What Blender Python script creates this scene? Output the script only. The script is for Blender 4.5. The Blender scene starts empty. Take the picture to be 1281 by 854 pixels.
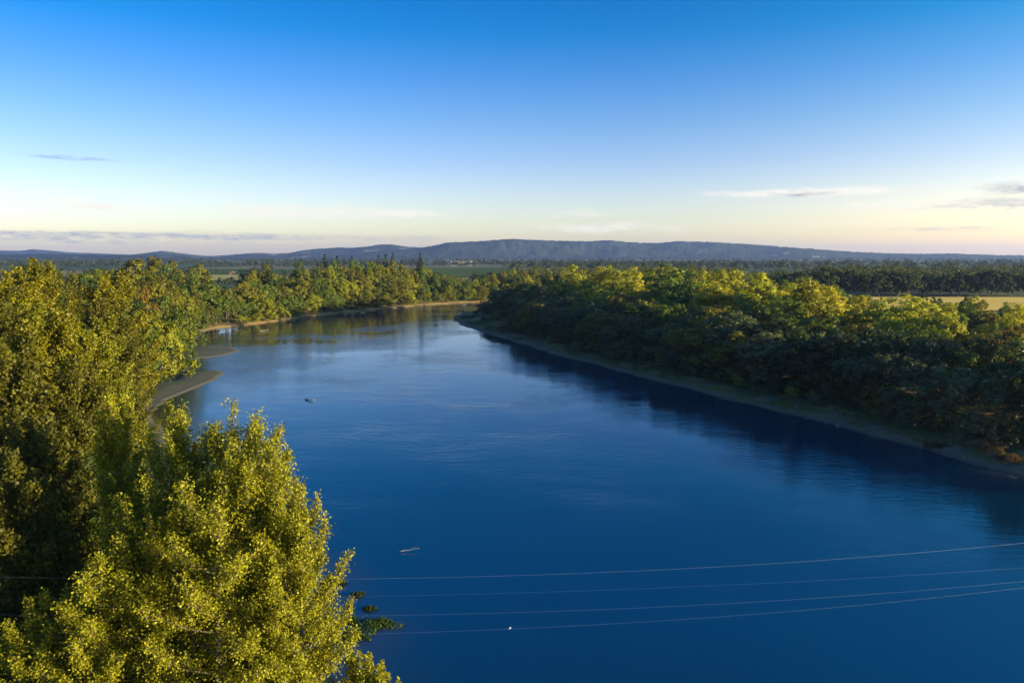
import bpy, math
import numpy as np
from mathutils import Vector

R = math.radians
S = bpy.context.scene
COL = S.collection

# ------------------------------------------------------------------ camera
CAM_H = 32.0
F = 990.0                      # focal length in pixels of a 1281 wide frame
PITCH = R(6.17)
cam = bpy.data.cameras.new('camera')
cam_o = bpy.data.objects.new('camera', cam)
COL.objects.link(cam_o)
cam_o.location = (0, 0, CAM_H)
cam_o.rotation_euler = (R(90) - PITCH, 0, 0)
cam.sensor_width = 36
cam.lens = F / 1281 * 36
cam.clip_start = 0.5
cam.clip_end = 40000
S.camera = cam_o

# ------------------------------------------------------------------ sky
SUN_AZ, SUN_EL = 108.0, 7.3
world = bpy.data.worlds.new('World')
S.world = world
world.use_nodes = True
wt = world.node_tree
wt.nodes.clear()


class NT:
    """small helper to write node trees tersely"""
    def __init__(s, tree):
        s.t = tree

    def n(s, kind, **kw):
        nd = s.t.nodes.new(kind)
        for k, v in kw.items():
            setattr(nd, k, v)
        return nd

    def put(s, sock, v):
        if hasattr(v, 'is_linked') or isinstance(v, bpy.types.NodeSocket):
            s.t.links.new(v, sock)
        elif v is not None:
            if isinstance(v, tuple) and len(v) == 3 and sock.type == 'RGBA':
                v = v + (1,)
            sock.default_value = v

    def m(s, op, a, b=None, c=None, clamp=False):
        nd = s.n('ShaderNodeMath', operation=op, use_clamp=clamp)
        for i, v in enumerate((a, b, c)):
            if v is not None:
                s.put(nd.inputs[i], v)
        return nd.outputs[0]

    def mix(s, f, a, b, blend='MIX'):
        nd = s.n('ShaderNodeMix', data_type='RGBA', blend_type=blend)
        s.put(nd.inputs[0], f)
        s.put(nd.inputs[6], a)
        s.put(nd.inputs[7], b)
        return nd.outputs[2]

    def ramp(s, f, stops, interp='LINEAR'):
        nd = s.n('ShaderNodeValToRGB')
        cr = nd.color_ramp
        cr.interpolation = interp
        while len(cr.elements) > 1:
            cr.elements.remove(cr.elements[-1])
        cr.elements[0].position = stops[0][0]
        cr.elements[0].color = tuple(stops[0][1]) + (1,)
        for p, c in stops[1:]:
            e = cr.elements.new(p)
            e.color = tuple(c) + (1,)
        s.put(nd.inputs[0], f)
        return nd.outputs[0]

    def rng(s, v, a, b, c=0.0, d=1.0, kind='LINEAR'):
        nd = s.n('ShaderNodeMapRange', interpolation_type=kind)
        s.put(nd.inputs[0], v)
        for i, q in enumerate((a, b, c, d)):
            s.put(nd.inputs[i + 1], q)
        return nd.outputs[0]

    def noise(s, vec, scale, detail=3.0, rough=0.55, out=0):
        nd = s.n('ShaderNodeTexNoise')
        if vec is not None:
            s.put(nd.inputs['Vector'], vec)
        nd.inputs['Scale'].default_value = scale
        nd.inputs['Detail'].default_value = detail
        nd.inputs['Roughness'].default_value = rough
        return nd.outputs[out]

    def xyz(s, x, y, z):
        nd = s.n('ShaderNodeCombineXYZ')
        for i, v in enumerate((x, y, z)):
            s.put(nd.inputs[i], v)
        return nd.outputs[0]


W = NT(wt)
sky = W.n('ShaderNodeTexSky', sky_type='NISHITA', sun_disc=False)
sky.sun_elevation = R(SUN_EL)
sky.sun_rotation = R(SUN_AZ)
sky.air_density = 1.0
sky.dust_density = 0.6
sky.ozone_density = 3.0
tc = W.n('ShaderNodeTexCoord')
sep = W.n('ShaderNodeSeparateXYZ')
wt.links.new(tc.outputs['Generated'], sep.inputs[0])
el = W.m('MULTIPLY', W.m('ARCSINE', sep.outputs[2]), 180 / math.pi)
az = W.m('MULTIPLY', W.m('ARCTAN2', sep.outputs[0], sep.outputs[1]), 180 / math.pi)
# the deep polarised blue of this evening sky: a tint of the sky that follows elevation; the unseen upper sky is brightened and warmed to fill the shade
tint = W.ramp(W.m('DIVIDE', el, 90), [
    (0.0, (1.06, .94, .98)), (1.8 / 90, (1.05, .92, .97)), (4.0 / 90, (.95, .79, .90)), (6.5 / 90, (.70, .64, .82)),
    (9.0 / 90, (.47, .55, .76)), (12 / 90, (.24, .45, .74)), (15 / 90, (.04, .38, .68)), (17.5 / 90, (.01, .33, .64)),
    (26 / 90, (.01, .46, 1.0)), (40 / 90, (.05, .40, .75)), (52 / 90, (.75, .68, .58)), (70 / 90, (1.35, 1.08, .78))])
skyc = W.mix(1.0, W.mix(1.0, sky.outputs[0], tint, 'MULTIPLY'), (2, 2, 2), 'MULTIPLY')
# brighter and warmer towards the sun
right = W.rng(az, 5, 45, 0, 1, 'SMOOTHSTEP')
skyc = W.mix(right, skyc, W.mix(1.0, skyc, (1.62, 1.36, 1.10), 'MULTIPLY'))

# thin clouds low over the horizon: (azimuth, elevation, half width, half height, density, tone)
def cloud_layer(col, spots, scale, stretch, rgb, lo, hi, seed):
    v = W.xyz(W.m('MULTIPLY', az, 1.0 / stretch), el, seed)
    nz = W.noise(v, scale, 6.0, 0.68)
    wisp = W.rng(W.noise(W.xyz(W.m('MULTIPLY', az, .55), W.m('MULTIPLY', el, 2.2), seed + 3), 1.6, 5.0, .65), .34, .62, .15, 1)
    mask = None
    for (a0, e0, wa, we, d) in spots:
        da = W.m('DIVIDE', W.m('SUBTRACT', az, a0), wa)
        de = W.m('DIVIDE', W.m('SUBTRACT', el, e0), we)
        q = W.m('ADD', W.m('MULTIPLY', da, da), W.m('MULTIPLY', de, de))
        g = W.m('MULTIPLY', W.m('EXPONENT', W.m('MULTIPLY', q, -1.0)), d)
        mask = g if mask is None else W.m('MAXIMUM', mask, g)
    den = W.m('MULTIPLY', W.rng(W.m('ADD', nz, W.m('MULTIPLY', W.m('SUBTRACT', mask, 0.5), 0.5)), lo, hi, 0, 1, 'SMOOTHSTEP'),
              W.m('MINIMUM', W.m('MULTIPLY', mask, 1.6), 1.0))
    return W.mix(W.m('MULTIPLY', den, wisp), col, rgb)


def pa(px, py):
    """azimuth and elevation seen at a point of the photograph"""
    a = math.atan((427 - py) / F) - PITCH
    return math.degrees(math.atan((px - 640.5) / F)), math.degrees(a)


def spot(px, py, wx, wy, d):
    a, e = pa(px, py)
    return (a, e, wx * .0579, wy * .0579, d)


skyc = cloud_layer(skyc, [spot(395, 268, 120, 10, 1.0), spot(500, 268, 55, 6, .9), spot(92, 257, 24, 6, .9),
                          spot(130, 266, 60, 5, .8), spot(300, 263, 40, 7, .7), spot(720, 268, 60, 8, .55),
                          spot(1000, 246, 120, 6, .95), spot(760, 285, 120, 8, .7), spot(1130, 262, 110, 7, .7)], 1.5, 4.2, (5.0, 4.75, 4.2), .30, .70, 3.1)
skyc = cloud_layer(skyc, [spot(98, 213, 46, 3.0, .9)], 2.2, 6, (1.5, 2.0, 2.8), .30, .85, 9.0)
skyc = cloud_layer(skyc, [spot(60, 297, 190, 4.5, 1.0), spot(300, 298, 240, 6, .85), spot(60, 301, 70, 2.0, 1.0),
                          spot(170, 304, 200, 4, .6), spot(1270, 247, 55, 8, .75), spot(1250, 265, 90, 9, .65),
                          spot(1000, 248, 40, 3, .7), spot(1180, 290, 110, 4, .5)], 1.5, 7, (2.4, 2.45, 2.65), .28, .72, 5.5)
bg = W.n('ShaderNodeBackground')
wt.links.new(skyc, bg.inputs[0])
bg.inputs[1].default_value = 0.065
wo = W.n('ShaderNodeOutputWorld')
wt.links.new(bg.outputs[0], wo.inputs[0])

# ------------------------------------------------------------------ sun
sun = bpy.data.lights.new('sun', 'SUN')
sun.energy = 5.0
sun.angle = R(0.5)
sun.color = (1.0, 0.83, 0.43)
sun_o = bpy.data.objects.new('sun', sun)
COL.objects.link(sun_o)
sd = Vector((math.sin(R(SUN_AZ)) * math.cos(R(SUN_EL)), math.cos(R(SUN_AZ)) * math.cos(R(SUN_EL)), math.sin(R(SUN_EL))))
sun_o.rotation_euler = sd.to_track_quat('Z', 'Y').to_euler()

S.view_settings.view_transform = 'Standard'
S.view_settings.look = 'None'
S.view_settings.exposure = 1.75
S.view_settings.gamma = 1.0
S.view_settings.use_curve_mapping = False
S.render.engine = 'CYCLES'
S.cycles.use_denoising = True
S.cycles.max_bounces = 6
S.cycles.diffuse_bounces = 3
S.cycles.glossy_bounces = 3
S.cycles.transmission_bounces = 3
S.cycles.volume_bounces = 0
S.cycles.sample_clamp_indirect = 4.0

rs = np.random.RandomState(7)


def proj(x, y, z):
    """where a world point falls in the photograph"""
    c, s = math.cos(PITCH), math.sin(PITCH)
    d = y * c - (z - CAM_H) * s
    u = y * s + (z - CAM_H) * c
    return 640.5 + F * x / d, 427 - F * u / d


def P(px, py, z=0.0):
    """world point at height z seen at a point of the photograph"""
    a = math.atan((427 - py) / F) - PITCH
    y = (CAM_H - z) / math.tan(-a)
    c, s = math.cos(PITCH), math.sin(PITCH)
    d = y * c + (CAM_H - z) * s
    return ((px - 640.5) / F * d, y)


def D(px, y):
    """world x of a photograph column at depth y"""
    return (px - 640.5) / F * (y * 1.0)


# ------------------------------------------------------------------ mesh helpers
def mesh_obj(name, v, f, mat, parent=None, smooth=False, mats=None):
    me = bpy.data.meshes.new(name)
    me.from_pydata(np.asarray(v, dtype=np.float32), [], f)
    if mat:
        me.materials.append(mat)
    if smooth:
        me.polygons.foreach_set('use_smooth', np.ones(len(me.polygons), dtype=bool))
    me.update()
    o = bpy.data.objects.new(name, me)
    COL.objects.link(o)
    if parent:
        o.parent = parent
    return o


def root(name, loc=(0, 0, 0), rz=0.0):
    o = bpy.data.objects.new(name, None)
    o.empty_display_size = 0.5
    COL.objects.link(o)
    o.location = loc
    o.rotation_euler = (0, 0, rz)
    return o


def tag(o, label=None, cat=None, group=None, kind=None):
    for k, v in (('label', label), ('category', cat), ('group', group), ('kind', kind)):
        if v:
            o[k] = v
    return o


def norm(a):
    return a / np.maximum(np.linalg.norm(a, axis=-1, keepdims=True), 1e-9)


def leaf_quads(c, n, ln, wd, rng):
    """rhombic leaves: centre, normal, length, width"""
    t = norm(np.cross(n, norm(rng.normal(size=n.shape))))
    b = np.cross(n, t)
    L = (ln * .5)[:, None]
    Wd = (wd * .5)[:, None]
    v = np.stack([c - t * L, c + b * Wd + t * L * .1, c + t * L, c - b * Wd + t * L * .1], 1).reshape(-1, 3)
    f = np.arange(len(c) * 4).reshape(-1, 4)
    return v, f


def tube(pts, rad, sides=6):
    pts = np.asarray(pts, float)
    n = len(pts)
    d = norm(np.gradient(pts, axis=0))
    ref = np.where(np.abs(d[:, 2:3]) > .9, np.array([[1., 0, 0]]), np.array([[0, 0, 1.]]))
    u = norm(np.cross(d, ref))
    w = np.cross(d, u)
    an = np.arange(sides) * 2 * math.pi / sides
    ring = u[:, None, :] * np.cos(an)[None, :, None] + w[:, None, :] * np.sin(an)[None, :, None]
    v = (pts[:, None, :] + ring * np.asarray(rad)[:, None, None]).reshape(-1, 3)
    f = []
    for i in range(n - 1):
        for k in range(sides):
            a, b = i * sides + k, i * sides + (k + 1) % sides
            f.append((a, b, b + sides, a + sides))
    f.append(tuple(range(sides))[::-1])
    f.append(tuple((n - 1) * sides + k for k in range(sides)))
    return v, f


def join(parts):
    vs, fs, o = [], [], 0
    for v, f in parts:
        vs.append(np.asarray(v, float))
        if isinstance(f, np.ndarray):
            fs.extend((f + o).tolist())
        else:
            fs.extend([tuple(i + o for i in q) for q in f])
        o += len(v)
    return np.concatenate(vs), fs


def box(x0, x1, y0, y1, z0, z1):
    v = [(x0, y0, z0), (x1, y0, z0), (x1, y1, z0), (x0, y1, z0), (x0, y0, z1), (x1, y0, z1), (x1, y1, z1), (x0, y1, z1)]
    f = [(0, 3, 2, 1), (4, 5, 6, 7), (0, 1, 5, 4), (1, 2, 6, 5), (2, 3, 7, 6), (3, 0, 4, 7)]
    return np.array(v, float), f


def vnoise(x, y, seed=0):
    """value noise on a lattice"""
    xi, yi = np.floor(x).astype(int), np.floor(y).astype(int)
    xf, yf = x - xi, y - yi
    xf, yf = xf * xf * (3 - 2 * xf), yf * yf * (3 - 2 * yf)

    def h(a, b):
        q = np.sin(a * 127.1 + b * 311.7 + seed * 74.7) * 43758.5453
        return q - np.floor(q)
    return (h(xi, yi) * (1 - xf) + h(xi + 1, yi) * xf) * (1 - yf) + (h(xi, yi + 1) * (1 - xf) + h(xi + 1, yi + 1) * xf) * yf


def fbm(x, y, o=4, seed=0):
    r, a, t = 0, 1.0, 0
    for i in range(o):
        r = r + a * vnoise(x * 2 ** i, y * 2 ** i, seed + i)
        t += a
        a *= .5
    return r / t


# ------------------------------------------------------------------ materials
def new_mat(name):
    m = bpy.data.materials.new(name)
    m.use_nodes = True
    m.node_tree.nodes.clear()
    T = NT(m.node_tree)
    out = T.n('ShaderNodeOutputMaterial')
    return m, T, out


def foliage_mat(name, trans=.38, rough=.5, spec=.2, var=.4):
    m, T, out = new_mat(name)
    oi = T.n('ShaderNodeObjectInfo')
    ge = T.n('ShaderNodeNewGeometry')
    r = ge.outputs['Random Per Island']
    val = T.rng(r, 0, 1, 1 - var, 1 + var * .9)
    c = T.mix(1.0, oi.outputs['Color'], T.xyz(val, val, val), 'MULTIPLY')
    r2 = T.m('FRACT', T.m('MULTIPLY', r, 17.31))
    c = T.mix(T.m('MULTIPLY', r2, .35), c, T.mix(1.0, c, (1.2, .97, .6), 'MULTIPLY'))
    p = T.n('ShaderNodeBsdfPrincipled')
    T.put(p.inputs['Base Color'], c)
    p.inputs['Roughness'].default_value = rough
    p.inputs['Specular IOR Level'].default_value = spec
    tr = T.n('ShaderNodeBsdfTranslucent')
    T.put(tr.inputs[0], T.mix(1.0, c, (1.25, 1.1, .35), 'MULTIPLY'))
    mx = T.n('ShaderNodeMixShader')
    mx.inputs[0].default_value = trans
    T.t.links.new(p.outputs[0], mx.inputs[1])
    T.t.links.new(tr.outputs[0], mx.inputs[2])
    T.t.links.new(mx.outputs[0], out.inputs[0])
    return m


def plain_mat(name, rgb, rough=.8, metallic=0.0, noise_scale=None, rgb2=None, spec=.3):
    m, T, out = new_mat(name)
    p = T.n('ShaderNodeBsdfPrincipled')
    if noise_scale:
        t = T.n('ShaderNodeTexCoord')
        nz = T.noise(t.outputs['Object'], noise_scale, 5, .6)
        T.put(p.inputs['Base Color'], T.mix(T.rng(nz, .35, .65), rgb, rgb2))
    else:
        p.inputs['Base Color'].default_value = tuple(rgb) + (1,)
    p.inputs['Roughness'].default_value = rough
    p.inputs['Metallic'].default_value = metallic
    p.inputs['Specular IOR Level'].default_value = spec
    T.t.links.new(p.outputs[0], out.inputs[0])
    return m


M_LEAF = foliage_mat('leaf', .36, .5, .2, .4)
M_LEAF_FAR = foliage_mat('leaf_distant', .30, .6, .1, .45)
M_NEEDLE = foliage_mat('needle', .12, .6, .2, .45)
M_BARK = plain_mat('bark', (.085, .068, .045), .9, 0, 3.0, (.15, .125, .095))
M_WOOD = plain_mat('dead_wood', (.20, .16, .12), .9, 0, 4.0, (.33, .29, .23))

# ------------------------------------------------------------------ river outline (water level is z = 0)
right_px = [(1281, 597), (1240, 587), (1200, 576), (1150, 561), (1100, 548), (1040, 530), (1000, 521), (960, 512), (900, 498),
            (850, 484), (800, 471), (750, 458), (700, 445), (660, 433), (620, 421), (592, 412), (574, 405), (567, 400),
            (570, 395), (580, 391), (596, 388.5)]
right_shore = [(170, -260), (150, -60), (128, 30), (106, 78)] + [P(*q) for q in right_px]
channel = [(10, 505), (60, 540), (130, 590), (230, 640), (300, 655), (300, 690), (220, 675), (120, 630), (50, 590), (5, 572)]
left_px = [(612, 377.5), (585, 378.5), (560, 380), (530, 382), (500, 385), (475, 387), (450, 389.5), (415, 393), (380, 397), (340, 403), (300, 408),
           (268, 411), (254, 415), (248, 421), (240, 428), (215, 438), (192, 448), (180, 462), (172, 480), (176, 505), (205, 540), (240, 580),
           (290, 640), (335, 700), (362, 745), (380, 790), (380, 854)]
left_shore = [P(*q) for q in left_px] + [(-13, 42), (-8, 25), (-4, 0), (-10, -80), (-10, -260)]
river = np.array(right_shore + channel + left_shore)
bars_px = [[(150, 446), (205, 441), (235, 434), (265, 431), (290, 434), (301, 438), (292, 443), (262, 447), (240, 450), (210, 452), (180, 462), (150, 470)],
           [(150, 470), (180, 458), (205, 455), (232, 454), (222, 462), (190, 470), (165, 480)],
           [(150, 478), (182, 478), (215, 476), (226, 466), (255, 462), (278, 463), (285, 466), (272, 474), (248, 485), (228, 494), (205, 505), (190, 520), (150, 520)]]
bars = [np.array([P(*q) for q in b]) for b in bars_px]


def poly_dist(px, py, poly, closed=True):
    """distance to the outline and inside test"""
    d2 = np.full(px.shape, 1e18)
    ins = np.zeros(px.shape, bool)
    n = len(poly)
    for i in range(n if closed else n - 1):
        ax, ay = poly[i]
        bx, by = poly[(i + 1) % n]
        ex, ey = bx - ax, by - ay
        t = np.clip(((px - ax) * ex + (py - ay) * ey) / (ex * ex + ey * ey + 1e-12), 0, 1)
        d2 = np.minimum(d2, (px - ax - t * ex) ** 2 + (py - ay - t * ey) ** 2)
        if closed:
            cr = ((ay > py) != (by > py)) & (px < ex * (py - ay) / (ey if ey else 1e-12) + ax)
            ins ^= cr
    return np.sqrt(d2), ins


def ground_h(x, y):
    x = np.asarray(x, float)
    y = np.asarray(y, float)
    wob = (fbm(x / 7, y / 7, 4, 5) - .5) * 3.4 * np.clip(np.hypot(x, y) / 250, .3, 1)
    d, ins = poly_dist(x, y, river)
    sdist = np.where(ins, -d, d) + wob
    dR, _ = poly_dist(x, y, np.array(right_shore), closed=False)
    dL, _ = poly_dist(x, y, np.array(left_shore), closed=False)
    beach = np.where(dR < dL, 6.5, 1.2)
    s1 = np.clip(sdist / beach, 0, 1)
    s2 = np.clip((sdist - beach) / np.where(dR < dL, 12.0, 24.0), 0, 1)
    z = np.where(sdist > 0, .05 + np.where(dR < dL, 1.1, .6) * s1 ** 1.3 + 2.6 * s2 * s2 * (3 - 2 * s2), np.maximum(-3, sdist * .35))
    z = z + np.where(sdist > 3, (fbm(x / 9, y / 9, 3, 2) - .5) * .5 * np.clip(sdist / 20, 0, 1), 0)
    for b in bars:
        bd, bi = poly_dist(x, y, b)
        bs = np.where(bi, bd, -bd) + wob * .5
        z = np.where((bs > 0) & (sdist < 6), np.maximum(z, .04 + .5 * (1 - np.exp(-bs / 7))), z)
    return z


# tensor grid: fine round the river, coarse out to the horizon
def axis(lo, hi, step, far_lo, far_hi):
    fine = np.arange(lo, hi, step)
    up, s, v = [], step, fine[-1]
    while v < far_hi:
        s *= 1.16
        v += s
        up.append(v)
    dn, s, v = [], step, fine[0]
    while v > far_lo:
        s *= 1.16
        v -= s
        dn.append(v)
    return np.array(dn[::-1] + fine.tolist() + up)


gx = axis(-150, 190, 1.3, -12500, 12500)
gy = axis(40, 600, 1.5, -900, 13500)
GX, GY = np.meshgrid(gx, gy)
GZ = ground_h(GX.ravel(), GY.ravel())
far = np.hypot(GX, GY).ravel()
GZ = GZ + np.where(far > 1500, (fbm(GX.ravel() / 900, GY.ravel() / 900, 3, 8) - .5) * 6 * np.clip((far - 1500) / 3000, 0, 1), 0)
nx, ny = len(gx), len(gy)
idx = np.arange(nx * ny).reshape(ny, nx)
gf = np.stack([idx[:-1, :-1], idx[:-1, 1:], idx[1:, 1:], idx[1:, :-1]], -1).reshape(-1, 4)

m, T, out = new_mat('ground')
geo = T.n('ShaderNodeNewGeometry')
pos = geo.outputs['Position']
sp = T.n('ShaderNodeSeparateXYZ')
T.put(sp.inputs[0], pos)
n_fine = T.noise(pos, 2.2, 4, .65)
n_mid = T.noise(pos, .16, 4, .6)
n_big = T.noise(pos, .035, 3, .5)
gravel = T.mix(T.rng(n_fine, .35, .68), (.060, .062, .055), (.135, .13, .11))
wet = T.mix(T.rng(sp.outputs[2], .02, .3), (.05, .05, .045), gravel)
grass = T.mix(T.rng(n_fine, .3, .7), (.028, .048, .012), (.07, .085, .022))
tan = T.mix(T.rng(n_fine, .3, .7), (.15, .105, .05), (.26, .19, .095))
veg = T.mix(T.rng(n_mid, .50, .62), grass, tan)
green_strip = T.m('MULTIPLY', T.rng(n_mid, .38, .52), T.rng(sp.outputs[2], .2, .5))
shore = T.mix(green_strip, wet, T.mix(T.rng(n_fine, .3, .7), (.045, .062, .02), (.08, .095, .03)))
och = T.n('ShaderNodeAttribute', attribute_name='sunlit_bank_tone')
sunlit_sand_tone = T.mix(T.rng(n_fine, .3, .7), (.20, .135, .055), (.30, .21, .095))  # ochre sand colour with the sunlit edge of the left bank painted in
shore = T.mix(T.m('MULTIPLY', och.outputs['Fac'], T.rng(sp.outputs[2], .02, .2)), shore, sunlit_sand_tone)
land = T.mix(T.rng(T.m('ADD', sp.outputs[2], T.m('MULTIPLY', n_mid, .9)), 1.25, 1.9), shore, veg)
# farmland beyond the woods: broad fields
vo = T.n('ShaderNodeTexVoronoi')
T.put(vo.inputs['Vector'], T.xyz(T.m('MULTIPLY', sp.outputs[0], 1 / 520), T.m('MULTIPLY', sp.outputs[1], 1 / 900), 0.0))
vo.inputs['Scale'].default_value = 1.0
vs_ = T.n('ShaderNodeSeparateColor')
T.put(vs_.inputs[0], vo.outputs['Color'])
fields = T.ramp(vs_.outputs[0], [(0, (.05, .075, .02)), (.3, (.07, .09, .03)), (.5, (.22, .17, .07)), (.65, (.06, .08, .03)), (.85, (.16, .14, .06)), (1, (.04, .06, .02))], 'CONSTANT')
fields = T.mix(T.rng(n_big, .3, .7), fields, T.mix(1.0, fields, (.75, .8, .8), 'MULTIPLY'))
dist = T.n('ShaderNodeVectorMath', operation='LENGTH')
T.put(dist.inputs[0], T.xyz(sp.outputs[0], sp.outputs[1], 0.0))
land = T.mix(T.rng(dist.outputs['Value'], 620, 760), land, fields)
pb = T.n('ShaderNodeBsdfPrincipled')
T.put(pb.inputs['Base Color'], land)
pb.inputs['Roughness'].default_value = .95
pb.inputs['Specular IOR Level'].default_value = .15
bp = T.n('ShaderNodeBump')
bp.inputs['Strength'].default_value = .6
bp.inputs['Distance'].default_value = .25
T.put(bp.inputs['Height'], n_fine)
T.put(pb.inputs['Normal'], bp.outputs[0])
T.t.links.new(pb.outputs[0], out.inputs[0])
ground = mesh_obj('ground', np.stack([GX.ravel(), GY.ravel(), GZ], 1), gf, m, smooth=True)
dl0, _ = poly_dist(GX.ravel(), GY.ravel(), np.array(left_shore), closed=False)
a0 = ground.data.attributes.new('sunlit_bank_tone', 'FLOAT', 'POINT')
a0.data.foreach_set('value', (np.clip(1.3 - dl0 / 12, 0, 1) * np.clip((GY.ravel() - 315) / 40, 0, 1)).astype(np.float32))  # where the painted sunlit edge runs along the far left shore
tag(ground, 'flat river plain with gravel shores and grassy banks', 'ground', kind='structure')

# ------------------------------------------------------------------ water
wx = np.arange(-170, 330, 4.0)
wy = np.concatenate([np.arange(-260, 40, 12.0), np.arange(40, 720, 4.0)])
WX, WY = np.meshgrid(wx, wy)
wd, wi = poly_dist(WX.ravel(), WY.ravel(), river)
dl, _ = poly_dist(WX.ravel(), WY.ravel(), np.array(left_shore), closed=False)
dr, _ = poly_dist(WX.ravel(), WY.ravel(), np.array(right_shore), closed=False)
nx2, ny2 = len(wx), len(wy)
idx = np.arange(nx2 * ny2).reshape(ny2, nx2)
wf = np.stack([idx[:-1, :-1], idx[:-1, 1:], idx[1:, 1:], idx[1:, :-1]], -1).reshape(-1, 4)
m, T, out = new_mat('river_water')
geo = T.n('ShaderNodeNewGeometry')
pos = geo.outputs['Position']
at = T.n('ShaderNodeAttribute', attribute_name='left_shore_distance')
ar = T.n('ShaderNodeAttribute', attribute_name='right_shore_distance')
bd = T.n('ShaderNodeAttribute', attribute_name='riffle')
warp = T.noise(pos, .02, 3, .5)
patch = T.noise(T.n('ShaderNodeMapping').outputs[0], .5) if False else T.noise(pos, .028, 4, .6)
mp = T.n('ShaderNodeMapping')
mp.inputs['Scale'].default_value = (.9, 1.5, 1)
mp.inputs['Rotation'].default_value = (0, 0, R(20))
T.put(mp.inputs[0], pos)
w1 = T.noise(mp.outputs[0], .55, 4, .62)
w2 = T.noise(mp.outputs[0], 2.1, 3, .6)
w3 = T.noise(mp.outputs[0], .11, 3, .5)
hgt = T.m('ADD', T.m('ADD', T.m('MULTIPLY', w1, .55), T.m('MULTIPLY', w2, .20)), T.m('MULTIPLY', w3, .9))
amp = T.rng(patch, .38, .64, .2, 1.7)
amp = T.m('ADD', amp, T.m('MULTIPLY', bd.outputs['Fac'], 1.6))
bp = T.n('ShaderNodeBump')
T.put(bp.inputs['Strength'], T.m('MULTIPLY', amp, .075))
bp.inputs['Distance'].default_value = .9
T.put(bp.inputs['Height'], hgt)
shal = T.rng(T.m('ADD', at.outputs['Fac'], T.m('MULTIPLY', T.m('SUBTRACT', w3, .5), 10)), 0.5, 11, 1, 0, 'SMOOTHSTEP')
body = T.mix(shal, (.0004, .023, .056), (.025, .027, .022))
pb = T.n('ShaderNodeBsdfPrincipled')
T.put(pb.inputs['Base Color'], body)
T.put(pb.inputs['Roughness'], T.rng(patch, .35, .65, .03, .07))
pb.inputs['IOR'].default_value = 1.55
T.put(pb.inputs['Normal'], bp.outputs[0])
T.t.links.new(pb.outputs[0], out.inputs[0])
water = mesh_obj('river_water', np.stack([WX.ravel(), WY.ravel(), np.zeros(WX.size)], 1), wf, m)
for nm, arr in (('left_shore_distance', dl), ('right_shore_distance', dr)):
    a_ = water.data.attributes.new(nm, 'FLOAT', 'POINT')
    a_.data.foreach_set('value', arr.astype(np.float32))
rx, ry = P(300, 460)
rif = np.exp(-(((WX.ravel() - rx + 0.25 * (WY.ravel() - ry)) / 16) ** 2 + ((WY.ravel() - ry) / 60) ** 2))
a_ = water.data.attributes.new('riffle', 'FLOAT', 'POINT')
a_.data.foreach_set('value', rif.astype(np.float32))
tag(water, 'broad deep blue river with rippled surface', 'water', kind='structure')

# ------------------------------------------------------------------ hills
def hill(name, label, prof, y0, yr, y1, hscale, mat, seed, serr=5.0):
    pxs = np.array([p[0] for p in prof], float)
    pys = np.array([p[1] for p in prof], float)
    az_ = np.linspace(pxs[0], pxs[-1], 1100)
    crest = np.interp(az_, pxs, pys)
    k = np.exp(-np.linspace(-2, 2, 21) ** 2)
    crest = np.convolve(np.pad(crest, 10, mode='edge'), k / k.sum(), 'valid')
    edge = np.clip(np.minimum(az_ - pxs[0], pxs[-1] - az_) / 60, 0, 1)
    ts = np.concatenate([np.linspace(0, 1, 26), np.linspace(1.05, 1.6, 8)])
    V = []
    for t in ts:
        y = y0 + (yr - y0) * t if t <= 1 else yr + (y1 - yr) * (t - 1) / .6
        x = (az_ - 640.5) / F * y
        zc = CAM_H + (320.2 - crest) / F * yr
        sh = t * t * (3 - 2 * t) if t <= 1 else 1 - .8 * ((t - 1) / .6) ** 1.5
        rel = fbm(x / 420, np.full_like(x, y / 420), 5, seed) - .5
        z = 3 + (zc - 3) * sh + rel * (zc - 3) * 1.0 * (1 - abs(2 * min(t, 1) - 1) ** 3) * (0 if t > 1 else 1)
        z = np.minimum(z, CAM_H + (zc - CAM_H) * y / yr - (0 if t >= 1 else 1.5))
        if t >= .9:
            z = z + (fbm(x / 22, np.full_like(x, y / 22), 3, seed + 3) - .5) * serr * 2
        else:
            z = z + (fbm(x / 30, np.full_like(x, y / 30), 3, seed + 3) - .5) * serr
        V.append(np.stack([x, np.full_like(x, y), z], 1))
    n = len(az_)
    idx = np.arange(n * len(ts)).reshape(len(ts), n)
    f = np.stack([idx[:-1, :-1], idx[:-1, 1:], idx[1:, 1:], idx[1:, :-1]], -1).reshape(-1, 4)
    o = mesh_obj(name, np.concatenate(V), f, mat, smooth=True)
    tag(o, label, 'hill', kind='structure')
    return o


def hill_mat(name, clear):
    m, T, out = new_mat(name)
    geo = T.n('ShaderNodeNewGeometry')
    pos = geo.outputs['Position']
    a = T.noise(pos, .02, 4, .65)
    b = T.noise(pos, .0022, 4, .55)
    c = T.mix(T.rng(a, .35, .65), (.014, .022, .014), (.040, .048, .022))
    c = T.mix(T.rng(b, clear, clear + .03), c, (.22, .17, .085))
    p = T.n('ShaderNodeBsdfPrincipled')
    T.put(p.inputs['Base Color'], c)
    p.inputs['Roughness'].default_value = 1
    p.inputs['Specular IOR Level'].default_value = 0
    T.t.links.new(p.outputs[0], out.inputs[0])
    return m


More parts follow.
